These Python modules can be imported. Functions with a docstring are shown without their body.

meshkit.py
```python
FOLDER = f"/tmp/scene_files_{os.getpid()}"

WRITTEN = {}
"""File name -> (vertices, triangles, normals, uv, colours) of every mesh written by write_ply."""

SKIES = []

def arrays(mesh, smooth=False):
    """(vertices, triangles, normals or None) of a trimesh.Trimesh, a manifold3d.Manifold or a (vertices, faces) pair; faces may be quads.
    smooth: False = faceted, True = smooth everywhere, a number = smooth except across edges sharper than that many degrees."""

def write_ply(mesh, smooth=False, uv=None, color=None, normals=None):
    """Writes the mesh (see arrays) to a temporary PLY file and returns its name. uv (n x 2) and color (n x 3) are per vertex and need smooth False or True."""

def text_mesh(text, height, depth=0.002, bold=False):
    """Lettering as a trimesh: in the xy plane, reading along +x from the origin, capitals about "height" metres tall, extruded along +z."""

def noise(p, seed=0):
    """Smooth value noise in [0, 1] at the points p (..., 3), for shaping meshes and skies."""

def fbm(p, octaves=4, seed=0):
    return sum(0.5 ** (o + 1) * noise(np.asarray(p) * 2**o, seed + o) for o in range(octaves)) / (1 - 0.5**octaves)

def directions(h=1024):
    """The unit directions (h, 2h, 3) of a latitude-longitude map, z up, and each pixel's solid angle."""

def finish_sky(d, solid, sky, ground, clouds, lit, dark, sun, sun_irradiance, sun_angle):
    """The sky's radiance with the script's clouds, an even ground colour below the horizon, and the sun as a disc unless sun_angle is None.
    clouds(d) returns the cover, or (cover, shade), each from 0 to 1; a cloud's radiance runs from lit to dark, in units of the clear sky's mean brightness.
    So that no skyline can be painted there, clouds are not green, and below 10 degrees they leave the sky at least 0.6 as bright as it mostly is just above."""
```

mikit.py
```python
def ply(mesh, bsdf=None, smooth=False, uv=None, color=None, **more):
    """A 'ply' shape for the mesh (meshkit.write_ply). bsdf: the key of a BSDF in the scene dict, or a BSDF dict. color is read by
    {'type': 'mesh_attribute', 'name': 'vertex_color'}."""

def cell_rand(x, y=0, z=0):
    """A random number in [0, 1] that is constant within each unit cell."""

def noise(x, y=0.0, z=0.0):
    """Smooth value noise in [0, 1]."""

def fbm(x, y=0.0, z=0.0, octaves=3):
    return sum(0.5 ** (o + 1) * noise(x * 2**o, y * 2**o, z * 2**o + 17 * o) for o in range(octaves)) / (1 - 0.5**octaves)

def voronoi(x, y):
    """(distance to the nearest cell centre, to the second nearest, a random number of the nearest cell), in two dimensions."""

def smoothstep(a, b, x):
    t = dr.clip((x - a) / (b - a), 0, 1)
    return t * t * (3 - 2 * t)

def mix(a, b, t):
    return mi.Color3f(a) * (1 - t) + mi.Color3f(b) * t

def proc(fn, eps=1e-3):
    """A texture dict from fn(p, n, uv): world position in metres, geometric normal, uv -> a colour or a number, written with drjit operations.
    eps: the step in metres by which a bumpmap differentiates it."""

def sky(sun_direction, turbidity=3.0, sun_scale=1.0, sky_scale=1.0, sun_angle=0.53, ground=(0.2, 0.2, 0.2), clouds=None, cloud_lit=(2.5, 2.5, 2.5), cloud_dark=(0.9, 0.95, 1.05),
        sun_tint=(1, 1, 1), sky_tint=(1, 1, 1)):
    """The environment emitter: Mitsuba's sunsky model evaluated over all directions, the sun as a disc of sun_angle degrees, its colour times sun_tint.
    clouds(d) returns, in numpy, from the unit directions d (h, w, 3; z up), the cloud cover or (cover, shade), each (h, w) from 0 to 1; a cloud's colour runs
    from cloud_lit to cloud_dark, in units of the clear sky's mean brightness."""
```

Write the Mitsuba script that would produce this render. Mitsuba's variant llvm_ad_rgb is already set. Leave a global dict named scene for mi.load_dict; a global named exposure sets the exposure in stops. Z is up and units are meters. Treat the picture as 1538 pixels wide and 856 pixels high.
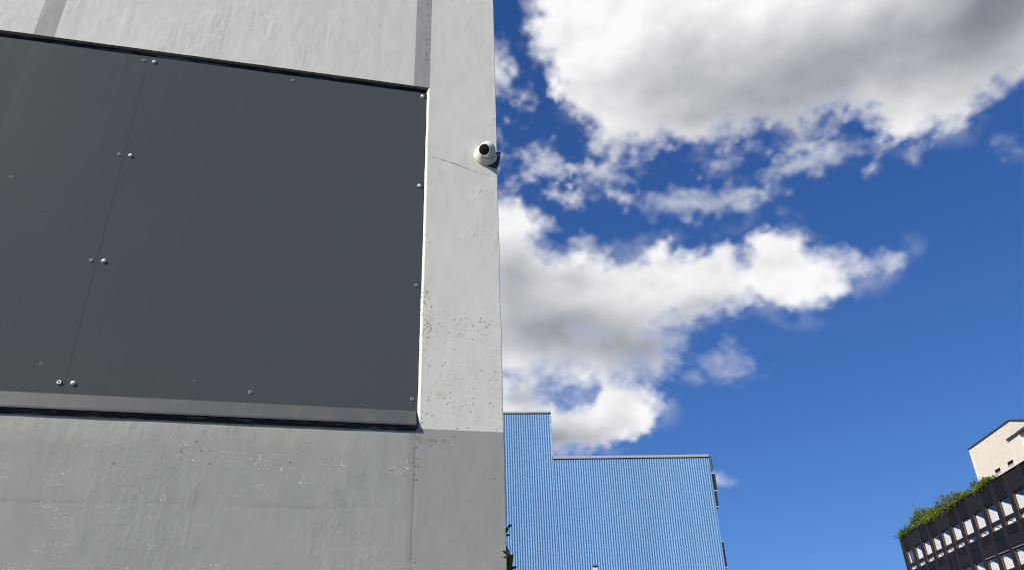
import math, random
import numpy as np, trimesh, drjit as dr, mitsuba as mi, mikit, meshkit
import manifold3d as m3
from mikit import proc, noise, fbm, voronoi, cell_rand, smoothstep, mix
from shapely.geometry import Polygon

T = mi.ScalarTransform4f
scene, labels = {}, {}
rng = np.random.default_rng(7)

# ------------------------------------------------------------------ camera, sky, exposure
EYE = np.array([0.0, 0.0, 1.6])
PITCH, ROLL = math.radians(28.45), math.radians(-1.84)
F = np.array([0, math.cos(PITCH), math.sin(PITCH)])
R0 = np.array([1.0, 0, 0]); U0 = np.cross(R0, F)
UP = -math.sin(ROLL) * R0 + math.cos(ROLL) * U0
scene['camera'] = {'type': 'perspective', 'fov_axis': 'x', 'fov': math.degrees(2 * math.atan(769 / 1180.0)), 'near_clip': 0.05, 'far_clip': 5000.0,
                   'to_world': T().look_at(origin=EYE.tolist(), target=(EYE + F).tolist(), up=UP.tolist())}
exposure = 1.66
SUN_AZ, SUN_EL = math.radians(229.0), math.radians(38.0)
SUN = [math.sin(SUN_AZ) * math.cos(SUN_EL), math.cos(SUN_AZ) * math.cos(SUN_EL), math.sin(SUN_EL)]

# Cumulus clouds: outlines in degrees (azimuth x cos(elevation), elevation), each with softness, raggedness, density
CLOUDS = [
    ('veil', [(-3.0, 38.7), (-0.3, 39.4), (1.3, 39.1), (3.2, 38.9), (5.6, 37.6), (6.6, 36.3), (4.6, 35.4), (1.7, 36.2), (-0.2, 36.0), (-3.1, 36.4)], 1.1, 2.0, .78),
    ('veil', [(-2.7, 45.8), (-0.6, 46), (0.6, 45.3), (1.3, 43.7), (1.7, 41.8), (0.5, 41.0), (-0.7, 41.3), (-3.3, 42)], 1.1, 1.8, .82),
    ('veil', [(3.0, 38.3), (5.0, 37.8), (7.5, 37.4), (9.6, 36.8), (9.0, 35.4), (7.5, 34.6), (6.0, 34.4), (4.6, 35.2), (3.4, 36.6)], 1.2, 2.4, .60),
    ('veil', [(12.0, 37.2), (15.0, 36.9), (18.0, 36.6), (20.5, 35.9), (23.0, 36.4), (22.0, 35.2), (18.0, 35.6), (14, 36.0)], 1.1, 2.2, .42),
    ('veil', [(2.1, 35.4), (3.2, 35.6), (4.8, 35.0), (5.1, 34.0), (3.8, 33.5), (2.2, 34.3)], .8, 1.4, .9),
    ('veil', [(6.4, 35.1), (7.4, 35.6), (7.9, 34.5), (7.2, 33.9)], .7, 1.3, .7),
    ('veil', [(9.6, 33.8), (11.7, 34.2), (14.0, 33.9), (16.3, 33.3), (17.7, 32.7), (16.3, 32.1), (14.5, 31.8), (12.6, 31.8), (10.5, 32.6)], 1.0, 1.7, .62),
    ('veil', [(13.2, 35.9), (14.9, 36.3), (16.6, 35.2), (16.7, 34.0), (15.2, 34.0), (13.6, 34.8)], .9, 1.5, .45),
    ('veil', [(17.3, 34.2), (18.6, 34.9), (21.2, 34.7), (24.3, 34.5), (26.3, 34.0), (30.3, 33.6), (29.2, 32.4), (26.7, 32.4), (24.0, 32.9), (21.0, 33.0), (18.4, 33.3)], 1.0, 1.7, .62),
    ('veil', [(26.0, 33.7), (28.8, 33.3), (28.0, 31.3), (26.8, 31.7)], .9, 1.2, .6),
    ('veil', [(32.2, 31.4), (33.5, 30.8), (34.0, 29.8), (32.8, 30.3)], .8, 1.2, .35),
    ('veil', [(13.3, 14.25), (14.2, 14.2), (15.2, 13.4), (14.4, 13.1), (13.3, 13.2)], .5, .5, .62),
    ('veil', [(9.5, 22.6), (11.3, 22.3), (13.2, 22.7), (14.9, 23.3), (15.9, 22.5), (16.9, 20.7), (15.4, 20.2), (13.4, 20.5)], 1.2, 1.6, .46),
    ('heap', [(-3.8, 28.9), (-0.9, 28.4), (3.9, 27.7), (9.2, 26.7), (13.0, 25.6), (13.0, 24.1), (12.2, 22.6), (10.6, 21.2), (8.3, 20.3), (5.9, 20.2), (3.6, 20.0), (1.5, 20.6), (-0.8, 21.1), (-4.0, 20.2)], 1.0, 1.3, .98),
    ('heap', [(2.2, 48.5), (1.5, 46.6), (2.0, 44.6), (3.2, 43.0), (4.0, 41.0), (5.1, 39.4), (5.8, 37.7), (8.0, 37.0), (11.3, 37.2), (14.0, 36.9), (16.2, 36.6), (18.1, 37.3), (20.0, 36.0), (20.9, 36.6),
              (22.7, 37.3), (24.4, 36.1), (25.1, 34.6), (26.4, 33.4), (28.6, 33.5), (30.5, 32.9), (31.2, 34.0), (32.3, 34.6), (33.9, 34.6), (37.5, 34.0), (40.5, 36.7), (38.4, 42.5), (26.9, 51.9), (10.7, 56.9), (3.5, 53.1)], .75, 1.3, 1.0),
    ('heap', [(-4.0, 21.7), (-0.8, 22.0), (0.8, 21.7), (2.0, 20.6), (3.6, 19.4), (5.3, 19.5), (6.3, 20.9), (7.7, 21.0), (9.4, 20.5), (10.5, 19.6), (10.5, 18.3), (9.4, 17.2), (7.3, 16.9), (4.9, 16.1), (2.5, 15.8), (-1.0, 15.8), (-4.1, 15.8)], .5, .9, 1.0),
    ('heap', [(-3.6, 34.7), (-0.6, 34.6), (1.2, 34.3), (2.7, 33.3), (3.0, 32.3), (2.3, 31.4), (4.0, 30.5), (5.5, 31.1), (7.1, 30.0), (9.2, 29.7), (10.0, 30.8), (11.3, 30.7), (11.7, 29.7), (13.5, 29.6), (15.4, 29.8),
              (16.5, 28.9), (17.4, 30.1), (18.7, 30.0), (20.1, 29.2), (21.0, 27.9), (23.0, 27.5), (25.0, 26.4), (25.9, 26.9), (26.9, 26.2), (26.1, 25.5), (24.0, 25.5), (23.1, 24.4), (20.8, 24.1), (19.2, 24.1),
              (18.3, 25.1), (16.1, 25.0), (13.8, 24.7), (11.0, 24.1), (8.1, 23.5), (5.2, 24.0), (2.4, 24.9), (-0.7, 25.5), (-3.9, 26.0)], .5, .95, 1.0),
]
# the grey undersides of those clouds: centre, radii, strength
SHADES = [((18.0, 39.8), (8.5, 3.1), .66), ((23.5, 39.0), (5.5, 2.8), .55), ((32.0, 38.8), (5.5, 4.2), .96), ((10.8, 41.4), (4.0, 2.4), .45), ((27.5, 37.0), (3.0, 1.2), .3), ((14, 38.6), (4.5, 1.0), .3),
          ((3.6, 25.0), (6.5, 2.5), .78), ((.2, 28.8), (2.8, 3.0), .70), ((9.0, 23.2), (4.5, 1.5), .75), ((2.6, 17.4), (4.0, 1.3), .80), ((14.5, 21.3), (3.5, 1.8), .75), ((0.6, 20.2), (1.8, .7), .5), ((4.6, 28.9), (1.3, .9), .35), ((13.5, 25.6), (3.0, .7), .4)]


def outline_distance(x, y, pts):
    """Signed distance in degrees to a closed outline, positive inside."""
    d2, inside = np.full(x.shape, 1e9), np.zeros(x.shape, bool)
    for (x0, y0), (x1, y1) in zip(pts, pts[1:] + pts[:1]):
        ex, ey = x1 - x0, y1 - y0
        t = np.clip(((x - x0) * ex + (y - y0) * ey) / (ex * ex + ey * ey), 0, 1)
        d2 = np.minimum(d2, (x - x0 - t * ex) ** 2 + (y - y0 - t * ey) ** 2)
        if ey != 0:
            inside ^= ((y0 > y) != (y1 > y)) & (x < ex * (y - y0) / ey + x0)
    return np.where(inside, 1, -1) * np.sqrt(d2)


def ramp(a, b, x):
    t = np.clip((x - a) / (b - a), 0, 1)
    return t * t * (3 - 2 * t)


def clouds(d):
    el = np.degrees(np.arcsin(np.clip(d[..., 2], -1, 1)))
    az = np.degrees(np.arctan2(d[..., 0], d[..., 1]))
    X = az * np.cos(np.radians(el))
    # scattered cumulus all round the sky, of the same kind as the ones in view
    q = d / np.maximum(d[..., 2:3], .12)
    n0 = meshkit.fbm(np.stack([q[..., 0] * 1.1 + 3.2, q[..., 1] * 1.1, np.zeros_like(el) + .4], -1), 6, 3)
    cover = ramp(.56, .66, n0) * ramp(4, 14, el)
    near = (az > -7) & (az < 58) & (el > 5) & (el < 62)
    away = 1 - ramp(-9, -4, az) * (1 - ramp(46, 54, az)) * (1 - ramp(54, 60, el))
    cover = cover * away
    shade = ramp(.6, .75, n0) * .6
    m = near
    p, x, y = d[m], X[m], el[m]
    wa = meshkit.fbm(p * 13, 6, 11) - .5
    wb = meshkit.fbm(p * 34, 5, 23) - .5
    wc = meshkit.fbm(p * 13 + 5, 4, 31) - .5
    bil = 1 - np.abs(meshkit.fbm(p * 42, 4, 5) * 2 - 1) * 2
    wx, wy = x + 1.5 * wc, y + 1.5 * wa
    c, s = cover[m], shade[m]
    fine = meshkit.fbm(p * 26, 5, 41)
    wd = meshkit.fbm(p * 90, 3, 77) - .5
    dark = np.zeros_like(c)
    for (cx, cy), (rx, ry), k in SHADES:
        g = np.exp(-(((wx - cx) / rx) ** 2 + ((wy - cy) / ry) ** 2))
        dark = 1 - (1 - dark) * (1 - k * g)
    # relief of the heads: brighter where the heap thins out towards the light (up and to the left)
    up = p + np.array([-.010, 0, .016])
    relief = (meshkit.fbm(p * 16, 4, 61) - meshkit.fbm(up * 16, 4, 61))
    # edges are crisp in some stretches and frayed in others
    fray = ramp(.38, .66, meshkit.fbm(p * 9, 3, 83))
    for kind, pts, soft, ragged, dense in CLOUDS:
        sd = outline_distance(x + .5 * wb, y + .5 * wc, pts)
        if kind == 'heap':
            fr = np.clip(fray * 1.0 + dark * .6 + .12, 0, 1.4)
            e = sd + ragged * (.7 * wa + (1.0 + .8 * fr) * wb + (.8 + .8 * fr) * wd + .25 * bil * (1 - .6 * fr))
            sf = soft * (.55 + 2.6 * fr)
            ci = ramp(-.25 * sf, sf, e + .12) * dense
            halo = ramp(-1.7, .3, sd + 1.6 * wb + 1.2 * wa) * ramp(.50, .74, fine) * .26
            ci = np.maximum(ci, halo * dense)
            si = np.clip(dark * .95 + .05 - .75 * relief * (1 - .75 * dark) + (fine - .5) * .22 * (1 - dark * .6) + .10 * (1 - ci), 0, 1)
        else:
            e = sd + ragged * (1.5 * wa + 2.2 * wb + 1.5 * wd)
            ci = ramp(-.5 * soft, 2.2 * soft, e) * np.clip(.1 + 1.6 * fine, 0, 1.15) * dense
            si = np.clip(.15 + dark * .6 - .6 * relief + (fine - .5) * .3, 0, 1)
        ci = np.clip(ci, 0, 1)
        s = s * (1 - ci) + si * ci
        c = 1 - (1 - c) * (1 - ci)
    cover[m], shade[m] = c, s
    return cover, shade


scene['sky'] = mikit.sky(SUN, turbidity=2.6, sun_scale=1.45, ground=(.12, .12, .12), clouds=clouds, cloud_lit=(4.7, 4.7, 4.75), cloud_dark=(1.02, 1.13, 1.32), sun_tint=(1.03, 1.13, 1.33), sky_tint=(.395, .65, 1.10))


# ------------------------------------------------------------------ helpers
def numbered(key):
    if key not in scene and key not in labels and not any(k.startswith(key + '__') for k in scene):
        return key
    i = 1
    while f'{key}_{i:03d}' in scene or f'{key}_{i:03d}' in labels or any(k.startswith(f'{key}_{i:03d}__') for k in scene):
        i += 1
    return f'{key}_{i:03d}'


def obj(name, mesh, mat, parent=None, label=None, smooth=False, uv=None, kind=None):
    key = numbered(f'{parent}__{name}' if parent else name)
    scene[key] = mikit.ply(mesh, mat, smooth=smooth, uv=uv)
    e = {}
    if label: e['label'] = label
    if kind: e['kind'] = kind
    if e: labels[key] = e
    return key


def thing(name, label, cat, group=None):
    key = numbered(name)
    labels[key] = {'label': label, 'category': cat}
    if group: labels[key]['group'] = group
    return key


def cat(ms):
    return trimesh.util.concatenate([m for m in ms])


def box_uzo(frame, u0, u1, z0, z1, o0, o1, bevel=0.0):
    """A box in a facade's frame: u along the facade, z up, o out of the facade."""
    a, b = np.array([min(u0, u1), min(o0, o1), min(z0, z1)]), np.array([max(u0, u1), max(o0, o1), max(z0, z1)])
    if bevel:
        k = np.minimum((b - a) * .45, bevel)
        pts = []
        for i in np.ndindex(2, 2, 2):
            c = np.where(i, b, a); s = np.where(i, -1, 1)
            for ax in range(3):
                o = c + s * k; o[ax] = c[ax]
                pts.append(o)
        m = trimesh.convex.convex_hull(np.array(pts))
    else:
        m = trimesh.creation.box(bounds=[a, b])
    return frame(m)


def prism(frame, poly, axis, a, b):
    """Extrudes a polygon: axis 'u' -> polygon in (o, z); axis 'o' -> polygon in (u, z)."""
    m = trimesh.creation.extrude_polygon(Polygon(poly), b - a, engine='earcut')
    v = m.vertices.copy()
    m.vertices = np.stack([v[:, 2] + a, v[:, 0], v[:, 1]], 1) if axis == 'u' else np.stack([v[:, 0], v[:, 2] + a, v[:, 1]], 1)
    m.fix_normals()
    return frame(m)


def make_frame(origin, w, n):
    M = np.eye(4); M[:3, 0], M[:3, 1], M[:3, 2], M[:3, 3] = w, n, [0, 0, 1], origin
    flip = np.linalg.det(M[:3, :3]) < 0

    def frame(m):
        m = m.copy(); v = m.vertices @ M[:3, :3].T + M[:3, 3]
        f = m.faces[:, ::-1] if flip else m.faces
        return trimesh.Trimesh(v, f, process=False)
    frame.M = M
    return frame


def frame_of(azimuth, origin, side):
    """u runs along the azimuth; side = +1: the facade looks 90 degrees clockwise from it, -1: the other way."""
    w = np.array([math.sin(azimuth), math.cos(azimuth), 0])
    n = np.array([math.cos(azimuth), -math.sin(azimuth), 0]) * side
    return make_frame(np.asarray(origin, float), w, n), w, n


# ------------------------------------------------------------------ materials
def plain(name, color, rough=.6, spec=.4, metallic=0.0, bump=None, scale=1.0, **more):
    col = {'type': 'rgb', 'value': list(color)} if isinstance(color, (tuple, list)) else color
    b = {'type': 'principled', 'base_color': col, 'roughness': rough, 'specular': spec, 'metallic': metallic, **more}
    if bump is not None:
        b = {'type': 'bumpmap', 'tex': bump, 'scale': scale, 'bsdf': b}
    scene[name] = {'type': 'twosided', 'bsdf': b}
    return name


AW = math.radians(76.23)
CORNER = np.array([-.05343, 3.0245, 0.0])
WF, WW, WN = frame_of(AW, CORNER, 1)


def wall_uv(p):
    u = (p.x - CORNER[0]) * WW[0] + (p.y - CORNER[1]) * WW[1]
    o = (p.x - CORNER[0]) * WN[0] + (p.y - CORNER[1]) * WN[1]
    return u, p.z, o


def plaster_height(p, n, uv):
    u, z, o = wall_uv(p)
    k = u + .37 * o
    calm = .55 + .7 * smoothstep(.3, .75, fbm(k * 3.1, z * 2.6, 2, 3))
    h = .0016 * fbm(k * 7, z * 5, o * 9, 2) + calm * (.0011 * fbm(k * 26, z * 19, o * 20, 3) + .0005 * noise(k * 75, z * 11, 3) + .00085 * fbm(k * 105, z * 85, o * 60, 2))
    h = h + .0006 * smoothstep(.60, .90, noise(k * 24 + 3, z * 3.1, 9)) * smoothstep(.3, .8, noise(k * 9, z * 14, 6))
    a, b, r = voronoi(k * 15 + 3, z * 11)
    h = h + dr.select(r > .93, .0006, 0.0) * smoothstep(.16, .03, a)
        # the joint between infill and pillar, and the board line in the base
    h = h - .0009 * dr.exp(-dr.square((u + .346 + .004 * noise(z * 8)) / .006)) * dr.select(dr.abs(z - 3.45) > .86, 1.0, 0.0)
    h = h - .0005 * dr.exp(-dr.square((z - 2.262 - .014 * noise(u * 3)) / .014)) * smoothstep(-.36, -.5, u) * dr.select(z < 2.5, 1.0, 0.0)
    h = h + .0016 * smoothstep(-.335, -.375, u) * dr.select(z < 2.56, 1.0, 0.0)
    return h


def specks(u, z, cells, size, keep):
    a, b, r = voronoi(u * cells, z * cells)
    rag = noise(u * cells * 2.7, z * cells * 2.1, 4)
    return dr.select(r < keep, 1.0, 0.0) * smoothstep(size, size * .45, a * (.6 + .8 * rag))


def pale_color(p, n, uv):
    u, z, o = wall_uv(p)
    t = fbm(u * 2.2, z * 1.6, o * 2, 4)
    c = mix((.507, .542, .514), (.559, .586, .555), t)
    c = c * (.965 + .07 * noise(u * 30, z * 14, 2))
    # dirt: specks in loose rows on the pillar, thicker towards its foot
    row = smoothstep(.60, .82, noise(z * 8.5 + .8 * noise(u * 4, z), u * 1.3)) * smoothstep(.30, .62, noise(u * 11, z * 5, 3))
    low = smoothstep(3.25, 2.65, z)
    here = smoothstep(-.335, -.325, u) * smoothstep(4.0, 3.8, z)
    k = here * (row * (.055 + .07 * low) + low * .034)
    s = specks(u, z, 80, .45, k) * .55 + specks(u, z * 1.2, 150, .5, k * 1.3) * .45
    edge = smoothstep(.035, .0, dr.abs(u + .318)) * smoothstep(.45, .75, noise(z * 16, 2)) * smoothstep(3.6, 2.7, z)
    s = s + specks(u, z, 120, .6, edge * .6) * .7
    # the fine diagonal crack below the camera
    line = z - (3.898 - .283 * (u + .314)) + .008 * (noise(u * 30) - .5)
    crack = (.35 + .65 * smoothstep(.40, .70, noise(u * 60, 5))) * smoothstep(.0055, .001, dr.abs(line)) * smoothstep(.2, .5, noise(u * 18, 3)) * smoothstep(-.318, -.30, u) * smoothstep(-.02, -.05, u)
    c = mix(c, (.14, .13, .115), dr.clip(s + .75 * crack, 0, .85))
    rust = smoothstep(.05, .0, dr.sqrt(dr.square(u + .255) + dr.square(z - 2.735))) * smoothstep(.35, .7, noise(u * 60, z * 50))
    c = mix(c, (.42, .33, .24), rust * .45)
    # thin runs down the upper wall
    run = smoothstep(.66, .86, noise(u * 22, z * .9, 8)) * dr.select(u < -.41, 1.0, 0.0)
    return mix(c, (.414, .428, .400), run * .18)


def grey_color(p, n, uv):
    u, z, o = wall_uv(p)
    t = fbm(u * 2.0 + 5, z * 2.4, o * 2, 4)
    c = mix((.248, .269, .262), (.290, .308, .297), t)
    c = c * (.96 + .08 * noise(u * 26, z * 16, 2))
    c = c * dr.select(u > -.352, .93, 1.0)
    # paler, dusty band close under the flashing, rust runs below its fixings
    c = mix(c, (.345, .352, .317), smoothstep(2.47, 2.575, z + .05 * noise(u * 6)) * smoothstep(-.36, -.9, u) * .6)
    for cu, cz, r, a in ((-.82, 2.535, .03, .8), (-1.02, 2.54, .045, .4), (-.74, 2.50, .02, .5), (-.33, 2.53, .05, .35)):
        q = dr.sqrt(dr.square((u - cu) * 1.0) + dr.square((z - cz) * 1.6))
        c = mix(c, (.16, .11, .07), a * smoothstep(r, 0.0, q) * smoothstep(.4, .7, noise(u * 80, z * 60)))
    # dark scuffs near the top and along the joint
    top = smoothstep(2.38, 2.56, z) * smoothstep(.45, .7, noise(u * 8, z * 9, 1)) * smoothstep(-1.35, -.9, u)
    joint = smoothstep(.02, .0, dr.abs(u + .348)) * smoothstep(.4, .7, noise(z * 20, 2))
    d = specks(u, z * 1.3, 95, .6, top * .06 + joint * .22 + .0006) * .8
    d = d + .22 * dr.exp(-dr.square((u + .349) / .004)) * smoothstep(.3, .7, noise(z * 12, 7))
    d = d + .10 * dr.exp(-dr.square((u + .366) / .014))
    c = mix(c, (.10, .09, .08), dr.clip(d, 0, .8))
    d = smoothstep(.035, .0, dr.sqrt(dr.square((u + .29) * .5) + dr.square((z - 2.53) * 2.4))) * smoothstep(.35, .6, noise(u * 50, z * 40))
    c = mix(c, (.13, .125, .12), d * .5)
    c = mix(c, (.19, .195, .195), .45 * dr.exp(-dr.square((z - 2.262 - .01 * noise(u * 3)) / .006)) * smoothstep(-.38, -.5, u) * smoothstep(.2, .6, noise(u * 5, 1)))
    # small white flecks in loose drifts
    ca, cb, cr = voronoi(u * 8 + .3 * noise(u * 20, z * 20), z * 13)
    drift = dr.select(cr < .62 * smoothstep(.3, .75, noise(u * 2.1, z * 5, 2)), 1.0, 0.0) * smoothstep(.55, .10, ca * (.6 + .9 * noise(u * 30, z * 30))) * smoothstep(2.54, 2.44, z)
    f = drift * (smoothstep(.83, .90, noise(u * 210, z * 190, 3)) + smoothstep(.90, .95, noise(u * 120, z * 150, 9)))
    return mix(c * 1.04, (.60, .60, .58), dr.clip(f, 0, 1) * .75)


def stripe_color(p, n, uv):
    u, z, o = wall_uv(p)
    c = mix((.259, .273, .276), (.290, .302, .304), fbm(u * 9, z * 2, 3))
    c = c * dr.select(u > -.345, .9, 1.0) * (.96 + .08 * noise(u * 60, z * 20))
    return mix(c, (.12, .12, .12), specks(u, z, 60, .5, smoothstep(.025, .0, dr.abs(u + .348)) * .35) * .6)


H = proc(plaster_height, eps=1.2e-3)
plain('pale_plaster', proc(pale_color), .66, .3, bump=H, scale=.8)
plain('grey_plaster', proc(grey_color), .6, .3, bump=H, scale=.66)
plain('stripe_plaster', proc(stripe_color), .55, .4, bump=H, scale=.7)


def sheet_color(p, n, uv):
    u, z, o = wall_uv(p)
    c = mix((.049, .065, .076), (.059, .075, .085), fbm(u * 1.7, z * 1.2, 3))
    run = dr.exp(-dr.square((u + 2.07) / .06)) * (.5 + .5 * noise(u * 70, z * .8)) * smoothstep(2.9, 4.2, z)
    run = run + .25 * smoothstep(.55, .85, noise(u * 40, z * .5, 3)) * smoothstep(3.3, 4.3, z)
    c = mix(c, (.086, .091, .097), run * .30)
    low = smoothstep(.30, .0, z - 2.65) * fbm(u * 3, z * 3)
    c = mix(c, (.069, .072, .069), low * .45)
    return mix(c, (.3, .3, .3), specks(u, z, 6, .035, .03) * .3)


def sheet_relief(p, n, uv):
    u, z, o = wall_uv(p)
    return .010 * fbm(u * .9, z * .8, 2) + .00012 * noise(u * 160, z * 160)


plain('sheet_metal', proc(sheet_color), .7, .10, bump=proc(sheet_relief, eps=4e-3), scale=1.0)


def flashing_color(p, n, uv):
    u, z, o = wall_uv(p)
    c = mix((.060, .070, .077), (.074, .084, .090), fbm(u * 4, z * 9, 3))
    return mix(c, (.103, .100, .090), .4 * smoothstep(.6, .8, noise(u * 30, z * 12)))


plain('flashing_metal', proc(flashing_color), .5, .45)
plain('dark_sheet_edge', (.03, .033, .037), .5)


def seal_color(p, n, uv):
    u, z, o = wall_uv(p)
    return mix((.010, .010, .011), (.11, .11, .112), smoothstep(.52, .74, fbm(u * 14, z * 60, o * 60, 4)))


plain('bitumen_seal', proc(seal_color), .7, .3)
plain('screw_cap', (.72, .72, .70), .35, .5)
plain('screw_steel', (.30, .31, .32), .45, .5, .4)
plain('screw_recess', (.03, .03, .03), .6)
plain('camera_white', (.62, .62, .60), .38, .5)
plain('camera_black', (.008, .008, .009), .22, .25)
plain('lens_glint', (.85, .85, .86), .3, .6)  # glint of the lens put into a white base colour
plain('bracket_dark', (.035, .036, .04), .55, .3)


def cladding_color(p, n, uv):
    c = mix((.121, .266, .497), (.141, .290, .524), fbm(p.x * .5, p.y * .5, p.z * .35, 3))
    c = c * (.95 + .1 * noise(p.x * 1.4, p.z * .12, 4))
    return mix(c, (.138, .235, .414), .25 * smoothstep(.55, .8, noise(p.x * 5, p.z * .5)))


plain('blue_cladding', proc(cladding_color), .5, .4)
plain('pale_flashing', (.359, .366, .366), .45, .5)
plain('dark_trim', (.035, .04, .045), .5)
plain('green_grey_trim', (.10, .13, .13), .5)
plain('dark_glass', (.02, .022, .028), .15, .6)


def facade_dark(p, n, uv):
    c = mix((.006, .006, .008), (.009, .009, .011), fbm(p.x * .8, p.y * .8, p.z * .8, 3))
    return mix(c, (.019, .019, .021), .5 * smoothstep(.55, .85, noise(p.y * 3, p.z * .4, p.x)))


plain('facade_panel', proc(facade_dark), .6, .12)
plain('facade_panel_light', (.014, .014, .017), .6, .12)
plain('facade_pier', (.014, .012, .013), .5, .15)
plain('bronze_reveal', (.079, .052, .036), .5, .4)
plain('bronze_sill', (.207, .172, .138), .5, .4)
plain('room_dark', (.045, .06, .085), .9, .1)


def blind_color(p, n, uv):
    return mix((.688, .680, .640), (.720, .712, .680), noise(p.x * 3, p.y * 5, p.z * 2))


plain('blind_white', proc(blind_color), .8, .2)
scene['window_glass'] = {'type': 'thindielectric', 'int_ior': 1.5}


def cream_color(p, n, uv):
    c = mix((.580, .542, .469), (.607, .576, .507), fbm(p.x * .6, p.y * .6, p.z * .5, 3))
    return c * (.97 + .05 * noise(p.y * 3, p.z * .6))


plain('cream_render', proc(cream_color), .8, .2)
plain('white_trim', (.62, .62, .60), .6, .3)
plain('cream_trim', (.593, .566, .497), .7, .2)
plain('black_opening', (.012, .012, .014), .8, .1)


def leaf_tint(a, b):
    return proc(lambda p, n, uv: mix(a, b, smoothstep(.2, .8, .6 * noise(p.x * 1.1, p.y * 1.1, p.z * 1.6) + .4 * noise(p.x * 6, p.y * 6, p.z * 6))))


def leaf_mat(name, a, b, trans=.6):
    scene[name] = {'type': 'principledthin', 'base_color': leaf_tint(a, b), 'roughness': .55, 'diff_trans': trans, 'spec_trans': 0.0, 'eta': 1.4}


leaf_mat('shrub_leaf', (.065, .115, .016), (.18, .215, .032))
leaf_mat('creeper_leaf', (.055, .095, .022), (.13, .17, .035), .9)
plain('withered_leaf', (.17, .12, .065), .7, .2)
plain('creeper_stem', (.12, .08, .05), .8, .2)


def ground_color(p, n, uv):
    c = mix((.042, .042, .044), (.066, .065, .063), fbm(p.x * .6, p.y * .6, 0, 4))
    return c * (.8 + .4 * noise(p.x * 60, p.y * 60))


def pave_color(p, n, uv):
    c = mix((.13, .128, .12), (.17, .165, .155), fbm(p.x * 1.5, p.y * 1.5, 0, 4))
    j = smoothstep(.012, .004, dr.minimum(dr.abs(p.x - dr.round(p.x)), dr.abs(p.y - dr.round(p.y))))
    return mix(c, (.06, .06, .055), j)


plain('asphalt', proc(ground_color), .9, .2)
plain('paving', proc(pave_color), .9, .2)
plain('grey_roof', (.22, .22, .22), .9, .2)

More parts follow.
